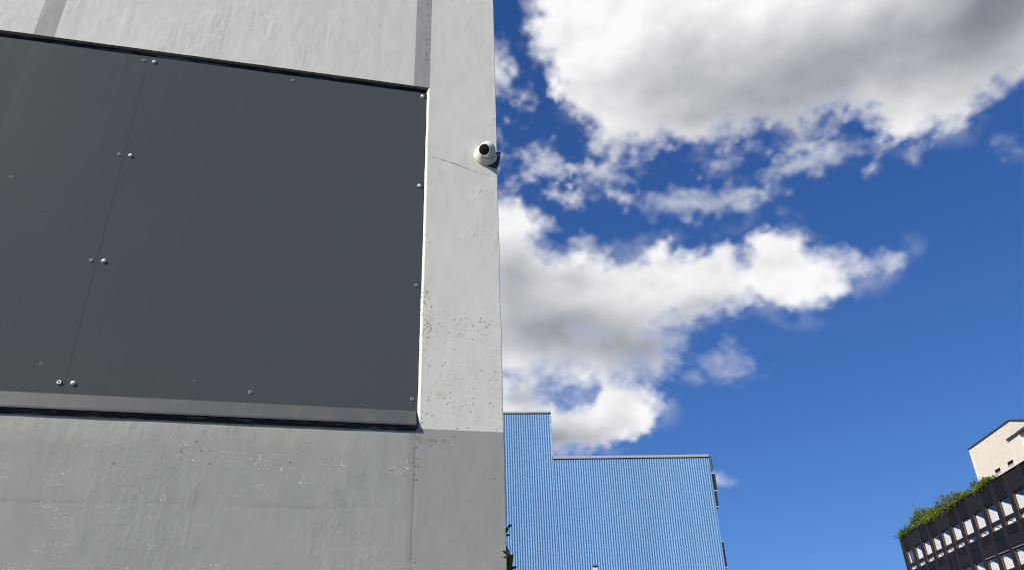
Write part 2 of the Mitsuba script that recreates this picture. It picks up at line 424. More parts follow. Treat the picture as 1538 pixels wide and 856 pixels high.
# ------------------------------------------------------------------ ground
g = trimesh.creation.box(bounds=[[-2000, -2000, -.3], [2000, 2000, 0]])
obj('ground', g, 'asphalt', kind='structure', label='dark asphalt ground running out to the horizon')
pv = box_uzo(WF, -12, 1.6, .004, .12, .012, 2.2, .01)
obj('pavement', pv, 'paving', kind='structure', label='pale paved footway along the foot of the plastered wall')

# ------------------------------------------------------------------ the plastered building
bld = thing('plastered_building', 'pale and grey painted plaster building with dark recessed board, filling the left side', 'building')


def surf_noise(u, z, seed=0):
    q = np.stack([u, z, np.zeros_like(u)], -1)
    return (meshkit.fbm(q * np.array([7, 5, 1]), 4, seed) - .5)


def steps(a, b, fine_a, fine_b, fine, coarse):
    parts = []
    if a < fine_a: parts.append(np.linspace(a, fine_a, max(2, int((fine_a - a) / coarse) + 1))[:-1])
    lo, hi = max(a, fine_a), min(b, fine_b)
    parts.append(np.linspace(lo, hi, max(2, int((hi - lo) / fine) + 1)))
    if b > fine_b: parts.append(np.linspace(fine_b, b, max(2, int((b - fine_b) / coarse) + 1))[1:])
    return np.concatenate(parts)


def wall_grid(u0, u1, z0, z1, right_edge=False, left_edge=False, top_z=None):
    """A plaster face as a fine sheet with slightly uneven relief, plus returns of 0.02-0.3 m where its edge is free."""
    us, zs = steps(u0, u1, -2.5, 0.0, .016, .35), steps(z0, z1, 1.9, 5.3, .016, .35)
    U_, Z_ = np.meshgrid(us, zs)
    amp = .0025
    O_ = amp * surf_noise(U_, Z_)
    if right_edge:   # the arris of the corner is hand-trowelled and wavers
        wob = .0035 * (meshkit.fbm(np.stack([zs * 5, zs * 0, zs * 0 + 2.5], -1), 5, 9) - .5) * 2
        U_[:, -1] += wob
        chips = np.clip(meshkit.noise(np.stack([zs * 24, zs * 0, zs * 0 + .5], -1), 4) - .72, 0, 1) * .010
        U_[:, -1] -= chips
    if left_edge:
        wob = .003 * (meshkit.fbm(np.stack([zs * 6, zs * 0, zs * 0 + 7.5], -1), 5, 19) - .5) * 2
        U_[:, 0] += wob
    nz, nu = U_.shape
    V = np.stack([U_, O_, Z_], -1).reshape(-1, 3)
    idx = np.arange(nz * nu).reshape(nz, nu)
    quad = lambda a, b, c, d: np.concatenate([np.stack([a, b, c], -1).reshape(-1, 3), np.stack([a, c, d], -1).reshape(-1, 3)])
    Fc = quad(idx[:-1, :-1], idx[:-1, 1:], idx[1:, 1:], idx[1:, :-1])
    uvs = np.stack([U_, Z_], -1).reshape(-1, 2)
    if right_edge:   # rounded arris, then back along the side wall
        prof = [(0, 0), (.0025, -.003), (.004, -.009), (.005, -.25)]
        col = []
        for du, do in prof:
            col.append(np.stack([U_[:, -1] + du, O_[:, -1] + do, Z_[:, -1]], -1))
        col = np.stack(col, 1); k = col.shape[1]; base = len(V)
        V = np.concatenate([V, col.reshape(-1, 3)]); ii = base + np.arange(nz * k).reshape(nz, k)
        Fc = np.concatenate([Fc, quad(ii[:-1, :-1], ii[:-1, 1:], ii[1:, 1:], ii[1:, :-1])])
        uvs = np.concatenate([uvs, np.stack([col[..., 0] - col[..., 1], col[..., 2]], -1).reshape(-1, 2)])
    if left_edge:    # splayed jamb of the recess
        col = []
        for du, do in [(-.0125, -.024), (-.0120, -.0145), (-.0055, -.0052), (-.0018, -.001), (0, 0)]:
            j = .0012 * (meshkit.fbm(np.stack([zs * 9, zs * 0 + du * 100, zs * 0], -1), 4, 29) - .5) * 2
            col.append(np.stack([U_[:, 0] + du + (j if du else 0), O_[:, 0] + do, Z_[:, 0]], -1))
        col = np.stack(col, 1); k = col.shape[1]; base = len(V)
        V = np.concatenate([V, col.reshape(-1, 3)]); ii = base + np.arange(nz * k).reshape(nz, k)
        Fc = np.concatenate([Fc, quad(ii[:-1, :-1], ii[:-1, 1:], ii[1:, 1:], ii[1:, :-1])])
        uvs = np.concatenate([uvs, np.stack([col[..., 0] - col[..., 1], col[..., 2]], -1).reshape(-1, 2)])
    m = WF(trimesh.Trimesh(V, Fc, process=False))
    # face outward
    fn = np.cross(m.vertices[m.faces[:, 1]] - m.vertices[m.faces[:, 0]], m.vertices[m.faces[:, 2]] - m.vertices[m.faces[:, 0]]).sum(0)
    if fn @ WN < 0: m.faces = m.faces[:, ::-1]
    return m, uvs


HEAD, SILL, LEFT, TOP = 4.317, 2.575, -6.2, 9.2
m, uv = wall_grid(-.332, 0, SILL, HEAD, right_edge=True, left_edge=True)
obj('pillar', m, 'pale_plaster', bld, smooth=True, uv=uv, label='pale plaster corner pillar with rows of dark scuffs to the right of the dark boards')
m, uv = wall_grid(-.332, 0, HEAD, TOP, right_edge=True)
obj('pillar_top', m, 'pale_plaster', bld, smooth=True, uv=uv)
m, uv = wall_grid(LEFT, 0, 0, SILL, right_edge=True)
obj('base_wall', m, 'grey_plaster', bld, smooth=True, uv=uv, label='grey painted lower wall flecked with small white spots')
for u0, u1, nm, mt in ((-.41, -.332, 'paint_stripe', 'stripe_plaster'), (-2.024, -.41, 'upper_wall', 'pale_plaster'), (-2.11, -2.024, 'paint_stripe', 'stripe_plaster'), (LEFT, -2.11, 'upper_wall', 'pale_plaster')):
    m, uv = wall_grid(u0, u1, HEAD, TOP)
    lab = {(-.41): 'grey painted vertical stripe running up beside the corner pillar', (-2.11): 'grey painted vertical stripe at the upper left'}.get(u0)
    obj(nm, m, mt, bld, smooth=True, uv=uv, label=lab)
# body behind the faces: core with the recess left open, head and sill of the recess
obj('side_wall', box_uzo(WF, -.03, .0045, 0, TOP, -9, -.25), 'pale_plaster', bld)
obj('back_wall', box_uzo(WF, LEFT, -.03, 0, TOP, -9.0, -8.8), 'pale_plaster', bld)
obj('end_wall', box_uzo(WF, LEFT, LEFT + .2, 0, TOP, -8.8, -.004), 'pale_plaster', bld)
obj('roof', box_uzo(WF, LEFT - .05, .06, TOP, TOP + .25, -9.05, .05, .02), 'grey_roof', bld)
obj('recess_back', box_uzo(WF, LEFT + .2, -.3325, SILL - .2, HEAD + .2, -.2, -.026), 'dark_sheet_edge', bld)
obj('recess_head', box_uzo(WF, LEFT + .2, -.3325, HEAD + .0005, HEAD + .06, -.026, -.0045), 'grey_plaster', bld)

# ------------------------------------------------------------------ the dark boards in the recess
brd = thing('cladding_board', 'large dark grey metal sheet cladding screwed into the recess left of the pale pillar', 'wall panel')
FACE, SHEET_TOP, SHEET_BOT = -.010, 4.286, 2.648
GOLD = .0016


def sheet_mesh(u0, u1):
    return box_uzo(WF, u0, u1, SHEET_BOT - .012, SHEET_TOP, FACE - .0035, FACE, .0004)


def cap_screw(u, z):
    prof = np.array([[0, 0.0075], [.003, .0074], [.006, .0062], [.0082, .0036], [.0088, .0012], [.0088, -.001]])
    a = np.linspace(0, 2 * np.pi, 25)
    m = trimesh.creation.revolve(prof[::-1], sections=24)
    return place_out(m, u, z)


def place_out(m, u, z, o=FACE):
    v = m.vertices
    m = trimesh.Trimesh(np.stack([v[:, 0] + u, v[:, 2] + o, v[:, 1] + z], 1), m.faces, process=False)
    m = WF(m)
    m.fix_normals()
    return m


def ring_screw(u, z, r=.0078, h=.003):
    prof = np.array([[.0028, h * .4], [.0036, h], [r * .8, h], [r, h * .4], [r, -.001]])
    return place_out(trimesh.creation.revolve(prof[::-1], sections=24), u, z)


def plug(u, z):
    return place_out(trimesh.creation.revolve(np.array([[0.0034, -.001], [.0034, .0011], [0, .0011]]), sections=16), u, z)


seams = [-.3445, -1.621, -2.899, -4.177, -5.455]
sheets = []
for i, (a, b) in enumerate(zip(seams, seams[1:])):
    lab = {0: 'right hand dark sheet, seen whole, between the seam and the pillar', 1: 'left hand dark sheet with pale run marks, cut off by the photo edge'}.get(i)
    sheets.append(obj('panel', sheet_mesh(b + .00025, a - .00025 if i else a), 'sheet_metal', brd, smooth=False, label=lab))
rows = [4.258, 3.723, 3.204, 2.692]


def add_screw(sheet, u, z, kind):
    k = obj('screw', cap_screw(u, z) if kind == 'cap' else ring_screw(u, z, *( (.0085, .005) if kind == 'washer' else ())), 'screw_steel' if kind == 'ring' else 'screw_cap', sheet, smooth=40)
    if kind != 'cap':
        m = plug(u, z)
        scene[k + '_socket'] = mikit.ply(m, 'screw_recess')


for z in rows:
    add_screw(sheets[0], -1.595, z, 'cap')
    add_screw(sheets[1], -1.641, z, 'washer' if z == rows[-1] else 'ring')
add_screw(sheets[0], -.980, rows[0], 'ring'); add_screw(sheets[0], -.978, rows[3], 'ring')
for z, kd in zip(rows, ('cap', 'cap', 'ring', 'ring')):
    add_screw(sheets[0], -.365, z + .006, kd)
# seal of black bitumen packed under the head of the recess
us = np.linspace(-4.4, -.3455, 800)
z_ = np.linspace(SHEET_TOP - .006, HEAD + .0003, 12)
Uq, Zq = np.meshgrid(us, z_, indexing='ij')
lump = meshkit.fbm(np.stack([Uq * 30, Zq * 170, Uq * 0], -1), 4, 3)
Oq = -.0195 + .008 * lump * np.sin(np.linspace(.15, 3.0, 12))[None]
Vq = np.stack([Uq, Oq, Zq], -1).reshape(-1, 3); ix = np.arange(len(Vq)).reshape(Uq.shape)
Fq = np.concatenate([np.stack([ix[:-1, :-1], ix[1:, :-1], ix[1:, 1:]], -1).reshape(-1, 3), np.stack([ix[:-1, :-1], ix[1:, 1:], ix[:-1, 1:]], -1).reshape(-1, 3)])
obj('seal_strip', WF(trimesh.Trimesh(Vq, Fq, process=False)), 'bitumen_seal', brd, smooth=True, label='rough black sealing strip along the top of the dark sheets')
# sloping drip flashing under the sheets
fl = [(FACE + .0005, SHEET_BOT), (FACE + .002, SHEET_BOT + .0005), (.0165, 2.5905), (.0165, 2.583), (.0145, 2.583), (.0145, 2.589), (FACE + .0005, SHEET_BOT - .003)]
obj('flashing', prism(WF, fl, 'u', -5.455, -.3475), 'flashing_metal', brd, label='paler grey sloping flashing along the bottom of the dark sheets')
ec = [(FACE + .002, SHEET_BOT - .004), (.0140, 2.588), (.0140, 2.5815), (-.024, 2.5815), (-.024, SHEET_BOT - .004)]
obj('end_cap', prism(WF, ec, 'u', -.350, -.3478), 'dark_sheet_edge', brd)
obj('underside', prism(WF, [(.0140, 2.5815), (.0140, 2.5795), (-.024, 2.5795), (-.024, 2.5815)], 'u', -5.455, -.3478), 'dark_sheet_edge', brd)

us = np.linspace(-4.4, -.3478, 800); t_ = np.linspace(0, 1, 9)  # black strip added to deepen the shade below the flashing
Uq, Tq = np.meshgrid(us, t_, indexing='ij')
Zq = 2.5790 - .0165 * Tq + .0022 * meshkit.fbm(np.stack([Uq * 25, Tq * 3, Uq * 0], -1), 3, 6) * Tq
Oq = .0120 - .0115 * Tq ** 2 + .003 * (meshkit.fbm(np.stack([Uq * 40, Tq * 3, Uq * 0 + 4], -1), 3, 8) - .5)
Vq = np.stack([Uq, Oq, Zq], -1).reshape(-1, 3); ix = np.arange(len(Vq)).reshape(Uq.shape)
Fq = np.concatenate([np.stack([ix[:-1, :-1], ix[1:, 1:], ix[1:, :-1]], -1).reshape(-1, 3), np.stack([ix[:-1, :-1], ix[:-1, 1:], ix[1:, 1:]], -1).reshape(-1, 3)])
obj('shade_seal', WF(trimesh.Trimesh(Vq, Fq, process=False)), 'bitumen_seal', brd, smooth=True, label='black sealing strip added to deepen the shade under the sloping flashing')

# ------------------------------------------------------------------ security camera
cam = thing('security_camera', 'white ball shaped security camera with black lens window on the pale pillar near the corner', 'security camera')
CU, CZ = -.056, 3.937


def on_wall(mesh_uoz):
    return WF(mesh_uoz)


def rev(prof, sections=48):
    m = trimesh.creation.revolve(np.array(prof)[::-1], sections=sections)
    v = m.vertices
    return trimesh.Trimesh(np.stack([v[:, 0] + CU, v[:, 2], v[:, 1] + CZ], 1), m.faces, process=False)


def fixed(m):
    m = WF(m); m.merge_vertices(); m.fix_normals(); return m


base = rev([[0, .034], [.036, .034], [.0405, .0335], [.0430, .0305], [.0475, .020], [.0515, .012], [.0545, .010], [.0560, .008], [.0560, .0012], [.0545, 0.0005], [0, .0005]])
obj('base', fixed(base), 'camera_white', cam, smooth=35)
BR = .0400
bc = np.array([CU, .046, CZ + .001])   # u, o, z
ball = trimesh.creation.icosphere(subdivisions=4, radius=BR)
# facing direction of the eye in (u, o, z)
view = CORNER + bc[0] * WW + bc[1] * WN + np.array([0, 0, bc[2]]) - EYE
view /= np.linalg.norm(view)
side = np.cross(view, [0, 0, 1]); side /= np.linalg.norm(side)
face = -view * math.cos(math.radians(24)) - side * math.sin(math.radians(24)); face += np.array([0, 0, .05]); face /= np.linalg.norm(face)
fu = np.array([face @ WW, face @ WN, face[2]])
# flatten the eye of the ball slightly
v = ball.vertices; dd = v @ fu
cut = BR * math.cos(math.radians(41))
v = np.where((dd > cut)[:, None], v - fu * (dd - cut)[:, None] * .55, v)
ball.vertices = v + bc
obj('ball', fixed(ball), 'camera_white', cam, smooth=40)


def axis_mesh(prof, centre, axis, sections=40):
    m = trimesh.creation.revolve(np.array(prof)[::-1], sections=sections)
    z = axis / np.linalg.norm(axis); x = np.cross([0.3, .2, 1], z); x /= np.linalg.norm(x); y = np.cross(z, x)
    return trimesh.Trimesh(m.vertices @ np.stack([x, y, z]) + centre, m.faces, process=False)


r_eye = .0262
eye_c = bc + fu * (cut - .0005)
eye = axis_mesh([[0, .0062], [.008, .0060], [.015, .0048], [.020, .003], [r_eye, .0012], [r_eye, -.004]], eye_c, fu)
ey = obj('lens_window', fixed(eye), 'camera_black', cam, smooth=40, label='round black window in the white ball')
ring = axis_mesh([[r_eye + .0002, -.004], [r_eye + .0002, .0022], [r_eye + .0014, .0028], [r_eye + .0030, .0012], [r_eye + .0036, -.005]], eye_c, fu)
obj('ring', fixed(ring), 'camera_white', cam, smooth=40)
sd = np.array([side @ WW, side @ WN, side[2]]); upv = np.cross(sd, np.array([view @ WW, view @ WN, view[2]]))
lc = eye_c + sd * .0065 - upv * .0085 + fu * .0052
lens = axis_mesh([[0, .0022], [.0040, .0019], [.0062, .0008], [.0066, -.002]], lc, fu * .9 + sd * .2 - upv * .1, 24)
obj('lens', fixed(lens), 'lens_glint', ey, smooth=40)  # small white disc added as the glint in the black window
gap = rev([[.0360, .0330], [.0360, .0362], [.0412, .0362], [.0412, .0330]])
obj('joint', fixed(gap), 'dark_trim', cam, smooth=40)
collar = rev([[.0375, .0362], [.0375, .0385], [.0392, .0392], [.0408, .0378], [.0410, .0362]])
obj('collar', fixed(collar), 'camera_white', cam, smooth=40)
# bracket behind the base that runs past the corner
plate = [(-.060, 3.962), (.0175, 3.959), (.0185, 3.944), (.009, 3.898), (-.0005, 3.868), (-.020, 3.872), (-.060, 3.885)]
br = obj('bracket', prism(WF, plate, 'o', .0005, .0032), 'bracket_dark', cam, label='dark metal bracket plate behind the camera that sticks out past the corner')
obj('flange', prism(WF, [(-.012, 3.9595), (.0180, 3.9595), (.0180, 3.9562), (-.012, 3.9562)], 'o', .0033, .013), 'bracket_dark', br)
bolt = axis_mesh([[0, .004], [.003, .0038], [.0042, .002], [.0042, -.001]], np.array([.0085, .0035, 3.949]), np.array([0, 1.0, 0]), 16)
obj('bolt', fixed(bolt), 'screw_cap', br, smooth=40)

# ------------------------------------------------------------------ creeper behind the corner
crp = thing('creeper', 'dark green creeper with large leaves peeping out from behind the corner of the grey wall', 'climbing plant')


def leaf_mesh(length, width, fold=.25, curl=.3, n=7):
    t = np.linspace(0, 1, n)
    wdt = width * .5 * np.sin(np.pi * np.clip(t * .96 + .04, 0, 1) ** .72) ** .9
    rows_ = []
    for tt, ww in zip(t, wdt):
        y, z = length * tt, -curl * length * tt * tt
        rows_.append([(-ww, y, z + fold * ww), (0, y, z), (ww, y, z + fold * ww)])
    V = np.array(rows_).reshape(-1, 3); ii = np.arange(len(V)).reshape(n, 3)
    Fc = []
    for i in range(n - 1):
        for j in range(2):
            Fc += [[ii[i, j], ii[i, j + 1], ii[i + 1, j + 1]], [ii[i, j], ii[i + 1, j + 1], ii[i + 1, j]]]
    return trimesh.Trimesh(V, Fc, process=False)


def rot(m, rx, ry, rz, at):
    m = m.copy()
    m.apply_transform(trimesh.transformations.euler_matrix(rx, ry, rz))
    m.vertices += np.asarray(at)
    return m


# (u, o, z) of the leaf foot, length, width, rotations in the wall frame, material
for (u, o, z), L, W_, r, mt in [
    ((0.026, -0.12, 2.212), 0.026, 0.015, (1.4, 0.5, 0.2), 'creeper_leaf'),
    ((0.040, -0.13, 2.236), 0.017, 0.012, (1.3, 1.0, -0.2), 'creeper_leaf'),
    ((0.032, -0.14, 2.206), 0.020, 0.009, (1.2, 1.6, 0.1), 'creeper_leaf'),
    ((0.016, -0.12, 2.105), 0.066, 0.046, (1.5, 0.12, 0.3), 'creeper_leaf'),
    ((0.020, -0.14, 2.080), 0.066, 0.042, (1.3, 0.50, -0.2), 'creeper_leaf'),
    ((0.014, -0.1, 2.075), 0.062, 0.046, (1.7, -0.15, 0.4), 'creeper_leaf'),
    ((0.026, -0.16, 2.045), 0.062, 0.042, (1.4, 0.50, 0.1), 'creeper_leaf'),
    ((0.012, -0.11, 2.03), 0.072, 0.052, (1.5, 0.25, -0.3), 'creeper_leaf'),
    ((0.034, -0.18, 2.02), 0.075, 0.05, (1.2, 0.75, 0.3), 'creeper_leaf'),
    ((0.02, -0.13, 1.985), 0.08, 0.056, (1.6, 0.3, 0.2), 'creeper_leaf'),
    ((0.03, -0.16, 1.955), 0.08, 0.056, (1.4, 0.6, -0.2), 'creeper_leaf'),
    ((0.012, -0.1, 1.94), 0.08, 0.056, (1.5, 0, 0.1), 'creeper_leaf'),
    ((0.02, -0.14, 1.88), 0.085, 0.06, (1.4, 0.4, 0.2), 'creeper_leaf')]:
    obj('leaf', WF(rot(leaf_mesh(L, W_), *r, (u, o, z))), mt, crp, smooth=True)
for (u, o, z), L, W_, r in [((.010, .006, 2.112), .034, .012, (1.2, -1.3, .3)), ((.006, .010, 2.104), .026, .010, (1.4, -2.0, .2)), ((.048, -.13, 2.085), .030, .010, (1.3, 1.7, .2))]:
    obj('leaf', WF(rot(leaf_mesh(L, W_, .6, .7), *r, (u, o, z))), 'withered_leaf', crp, smooth=True, label='small withered brown leaf' )


def tube(pts, r0, r1, sides=7):
    pts = np.asarray(pts, float); n = len(pts)
    d = np.gradient(pts, axis=0); d /= np.linalg.norm(d, axis=1, keepdims=True)
    a = np.cross(d, [.31, .2, .9]); a /= np.linalg.norm(a, axis=1, keepdims=True); b = np.cross(d, a)
    rr = np.linspace(r0, r1, n)[:, None, None]; th = np.linspace(0, 2 * np.pi, sides, endpoint=False)
    V = pts[:, None] + rr * (np.cos(th)[None, :, None] * a[:, None] + np.sin(th)[None, :, None] * b[:, None])
    ii = np.arange(n * sides).reshape(n, sides); jj = np.roll(ii, -1, 1)
    Fc = np.concatenate([np.stack([ii[:-1], jj[:-1], jj[1:]], -1).reshape(-1, 3), np.stack([ii[:-1], jj[1:], ii[1:]], -1).reshape(-1, 3)])
    return trimesh.Trimesh(V.reshape(-1, 3), Fc, process=False)


zz = np.linspace(.0, 2.24, 40)
obj('stem', WF(tube(np.stack([.010 + .006 * np.sin(zz * 5), -.13 + .03 * np.sin(zz * 3.1), zz], 1), .009, .0025)), 'creeper_stem', crp, smooth=True)

# ------------------------------------------------------------------ blue building
BF, BW, BN = frame_of(math.radians(86.15), [0, 0, 0], 1)
BD = 45.0
blu_frame, _, _ = frame_of(math.radians(86.15), -BN * BD, 1)
Z0 = EYE[2]
blu = thing('blue_building', 'sky blue corrugated metal building with a stepped roofline beyond the corner', 'building')


def corrugated(u0, u1, z0, z1, pitch=.14, depth=.032):
    us = np.arange(0, (u1 - u0) / pitch, .125) * pitch + u0
    us = np.append(us[us < u1 - 1e-4], u1)
    ph = 2 * np.pi * (us - u0) / pitch
    os_ = depth * .5 * (1 - np.clip(1.35 * np.cos(ph), -1, 1))
    V = np.concatenate([np.stack([us, os_, us * 0 + z0], 1), np.stack([us, os_, us * 0 + z1], 1)])
    n = len(us); i = np.arange(n - 1)
    Fc = np.concatenate([np.stack([i, i + 1, i + 1 + n], 1), np.stack([i, i + 1 + n, i + n], 1)])
    return blu_frame(trimesh.Trimesh(V, Fc, process=False))


TZ, MZ = 15.67 + Z0, 12.87 + Z0
obj('corrugated_wall', corrugated(-13.06, 5.06, 0, TZ), 'blue_cladding', blu, label='taller left part of the corrugated blue wall')
obj('corrugated_wall', corrugated(5.06, 14.32, 0, MZ), 'blue_cladding', blu, label='lower right part of the corrugated blue wall')
bx = lambda *a, **k: box_uzo(blu_frame, *a, **k)
obj('body', bx(-13.0, 5.05, 0, TZ - .06, -16, -.02), 'blue_cladding', blu)
obj('body', bx(5.06, 14.30, 0, MZ - .06, -16, -.02), 'blue_cladding', blu)
obj('roof_flashing', bx(-13.1, 5.12, TZ, TZ + .12, -.25, .07, bevel=.01), 'pale_flashing', blu)
obj('roof_flashing', bx(5.10, 14.36, MZ, MZ + .15, -.25, .07, bevel=.01), 'pale_flashing', blu)
obj('shadow_gap', bx(-13.05, 5.08, TZ - .03, TZ - .002, -.02, .045), 'dark_trim', blu)
obj('shadow_gap', bx(5.07, 14.33, MZ - .03, MZ - .002, -.02, .045), 'dark_trim', blu)
for i in range(5):
    za = MZ + .16 + i * .53
    obj('step_trim', bx(5.055, 5.125 - (.02 if i % 2 else 0), za, za + (.50 if i < 3 else .35), -.25, .06), 'pale_flashing', blu)
obj('corner_trim', bx(14.32, 14.35, 0, MZ - .04, -.3, .042), 'blue_cladding', blu)
obj('gutter_end', bx(14.352, 14.47, 12.06 + Z0, 12.96 + Z0, -.6, .02, bevel=.02), 'green_grey_trim', blu)
obj('downpipe_head', bx(14.47, 14.53, 12.2 + Z0, 12.8 + Z0, -.5, -.05, bevel=.02), 'pale_flashing', blu)
for u1, za, zb, cap in ((14.56, 10.93, 11.86, 1), (14.50, 10.02, 10.86, 0), (14.46, 6.70, 8.02, 1)):
    w_ = obj('side_window', bx(14.36, u1, za + Z0, zb + Z0, -1.2, .0), 'dark_glass', blu)
    obj('sill', bx(14.352, u1 + .05, za + Z0 - .07, za + Z0 - .003, -1.25, .03), 'pale_flashing', w_)
    if cap: obj('head', bx(14.352, u1 + .03, zb + Z0 + .003, zb + Z0 + .05, -1.25, .03), 'pale_flashing', w_)
    obj('frame', bx(u1 + .002, u1 + .03, za + Z0, zb + Z0, -1.2, -.03), 'pale_flashing', w_)

vent = thing('vent_pipe', 'small square topped grey metal vent in front of the blue wall at the bottom edge', 'vent')
vf, _, _ = frame_of(math.radians(86.15), -BN * (BD - 3.0), 1)
k = (BD - 3.0) / BD
vb = lambda u0, u1, z0, z1, o0, o1, bevel=0.0: box_uzo(vf, u0 * k, u1 * k, z0, z1, o0, o1, bevel)
zt = Z0 + 6.86 * k
obj('pipe', vf(trimesh.creation.cylinder(.09, zt - .2, sections=20).apply_translation([7.11 * k, .0, (zt - .2) / 2])), 'pale_flashing', vent, smooth=40)
obj('housing', vb(6.99, 7.24, zt - .32, zt - .02, -.12, .12, .015), 'white_trim', vent)
obj('lid', vb(6.95, 7.28, zt - .02, zt + .02, -.17, .17, .008), 'dark_trim', vent)
for du in (7.06, 7.16):
    obj('hook', vb(du, du + .025, zt + .02, zt + .12, -.03, .03), 'dark_trim', vent)

# ------------------------------------------------------------------ dark office building
AD = math.radians(6.0)
_, DW, DN = frame_of(AD, [0, 0, 0], -1)
D1 = 30.0
off_frame, _, _ = frame_of(AD, -DN * D1, -1)
ob = lambda *a, **k: box_uzo(off_frame, *a, **k)
off = thing('office_building', 'near black office building with rows of tall bright windows at the lower right', 'building')
PAR = 14.64 + Z0
BAY, NB = 2.45, 13
UL, UR = 86.80, 84.92          # left and right jamb of the first window
head = [13.10 + Z0, 9.62 + Z0]
sill = [11.20 + Z0, 7.72 + Z0]
REC = -.14
uend = UR - BAY * (NB - 1) - .57
for k in range(NB):
    ul, ur = UL - BAY * k, UR - BAY * k
    pl = UL + .87 if k == 0 else UR - BAY * (k - 1)     # pier left of this bay
    obj('pier', ob(ul, pl, 6.3 + Z0, PAR - .10, -.35, .03, bevel=.01), 'facade_pier', off)
    mt = 'facade_panel'
    obj('parapet_panel', ob(ur + .012, ul - .012, head[0] + .10, PAR - .12, -.3, .0, bevel=.006), 'facade_panel_light' if k % 3 == 1 else mt, off)
    obj('spandrel_panel', ob(ur + .012, ul - .012, 10.56 + Z0, sill[0] - .05, -.3, .0, bevel=.006), mt, off)
    obj('spandrel_panel', ob(ur + .012, ul - .012, head[1] + .10, 10.535 + Z0, -.3, .002, bevel=.006), 'facade_panel_light' if k % 2 else mt, off)
    obj('spandrel_panel', ob(ur + .012, ul - .012, 6.3 + Z0, sill[1] - .05, -.3, .0, bevel=.006), mt, off)
    for r in range(2):
        zh, zs = head[r], sill[r]
        wk = numbered(f'{off}__window')
        fr = cat([ob(ur + .003, ul - .003, zh + .0, zh + .095, -.28, -.03), ob(ur + .003, ul - .003, zs - .045, zs + .02, -.28, -.02),
                  ob(ul - .06, ul - .004, zs + .02, zh, REC - .03, -.005), ob(ur + .004, ur + .06, zs + .02, zh, REC - .03, -.01)])
        scene[wk] = mikit.ply(fr, 'facade_pier')
        obj('reveal', ob(ul - .072, ul - .061, zs + .021, zh - .001, REC, -.004), 'bronze_reveal', wk)
        zt0, zt1 = zs + .42, zs + .66
        obj('transom', ob(ur + .061, ul - .073, zt0, zt1, REC - .02, -.05), 'facade_pier', wk)
        a, b = ur + .062, ul - .074
        obj('pane', ob(a, b, zt1 + .002, zh - .002, REC - .012, REC - .008), 'window_glass', wk)
        obj('pane', ob(a, b, zs + .022, zt0 - .002, REC - .012, REC - .008), 'window_glass', wk)
        obj('interior', ob(a, b, zs + .022, zh - .002, -1.6, -.30) if False else cat([ob(a - .05, b + .05, zs, zh, -1.45, -1.40)]), 'room_dark', wk)
        W_ = b - a
        hgt = zh - zt1
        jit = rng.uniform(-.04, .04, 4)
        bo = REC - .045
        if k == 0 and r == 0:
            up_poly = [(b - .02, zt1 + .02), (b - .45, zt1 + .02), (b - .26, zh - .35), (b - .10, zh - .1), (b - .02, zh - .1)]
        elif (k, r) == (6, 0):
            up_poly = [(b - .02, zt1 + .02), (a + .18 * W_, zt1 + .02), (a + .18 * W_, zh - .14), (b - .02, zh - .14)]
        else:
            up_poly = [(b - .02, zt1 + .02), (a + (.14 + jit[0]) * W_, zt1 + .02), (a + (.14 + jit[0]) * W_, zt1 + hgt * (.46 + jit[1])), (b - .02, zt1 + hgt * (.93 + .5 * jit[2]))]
        obj('sunlit_blind', prism(off_frame, up_poly, 'o', bo - .006, bo), 'blind_white', wk)  # white blind cut to its sunlit patch; the slanted top is the shadow edge
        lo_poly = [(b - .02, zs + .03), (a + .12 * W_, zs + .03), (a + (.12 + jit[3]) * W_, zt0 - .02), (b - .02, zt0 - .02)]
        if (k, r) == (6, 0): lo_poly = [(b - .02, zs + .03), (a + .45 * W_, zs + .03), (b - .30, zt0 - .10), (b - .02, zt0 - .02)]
        obj('sunlit_blind', prism(off_frame, lo_poly, 'o', bo - .006, bo), 'blind_white', wk)  # lower blind, likewise shaped as the sunlit part
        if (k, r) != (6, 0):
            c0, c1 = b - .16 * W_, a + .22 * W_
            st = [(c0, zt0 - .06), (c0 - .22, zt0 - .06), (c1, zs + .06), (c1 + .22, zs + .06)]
            obj('shadow_bar', prism(off_frame, st, 'o', bo + .004, bo + .012), 'facade_pier', wk)  # dark bar added as the diagonal shadow stripe across the blind
        if r == 1 and k >= 7:
            obj('head_trim', ob(ur + .10, ul - .02, zh - .07, zh - .003, -.03, .06, bevel=.006), 'bronze_sill', wk)
# the rest of the building: parapet cap, plain walls beyond the bays, roof, interior floors
U0_, U1_ = 30.0, UL + .87
obj('parapet_cap', ob(U0_, U1_ + .03, PAR - .10, PAR, -.4, .05, bevel=.01), 'facade_pier', off)
obj('lower_wall', ob(uend, U1_, 0, 6.29 + Z0, -.35, .0), 'facade_panel', off)
obj('plain_wall', ob(U0_, uend, 0, PAR - .11, -.35, .0), 'facade_panel', off)
obj('end_wall', ob(U1_ - .3, U1_, 0, PAR - .11, -22, -.36), 'facade_pier', off)
obj('roof', ob(U0_, U1_ - .31, PAR - .75, PAR - .6, -22, -.41), 'grey_roof', off)
obj('back_wall', ob(U0_, U1_ - .31, 0, PAR - .76, -22, -1.7), 'room_dark', off)

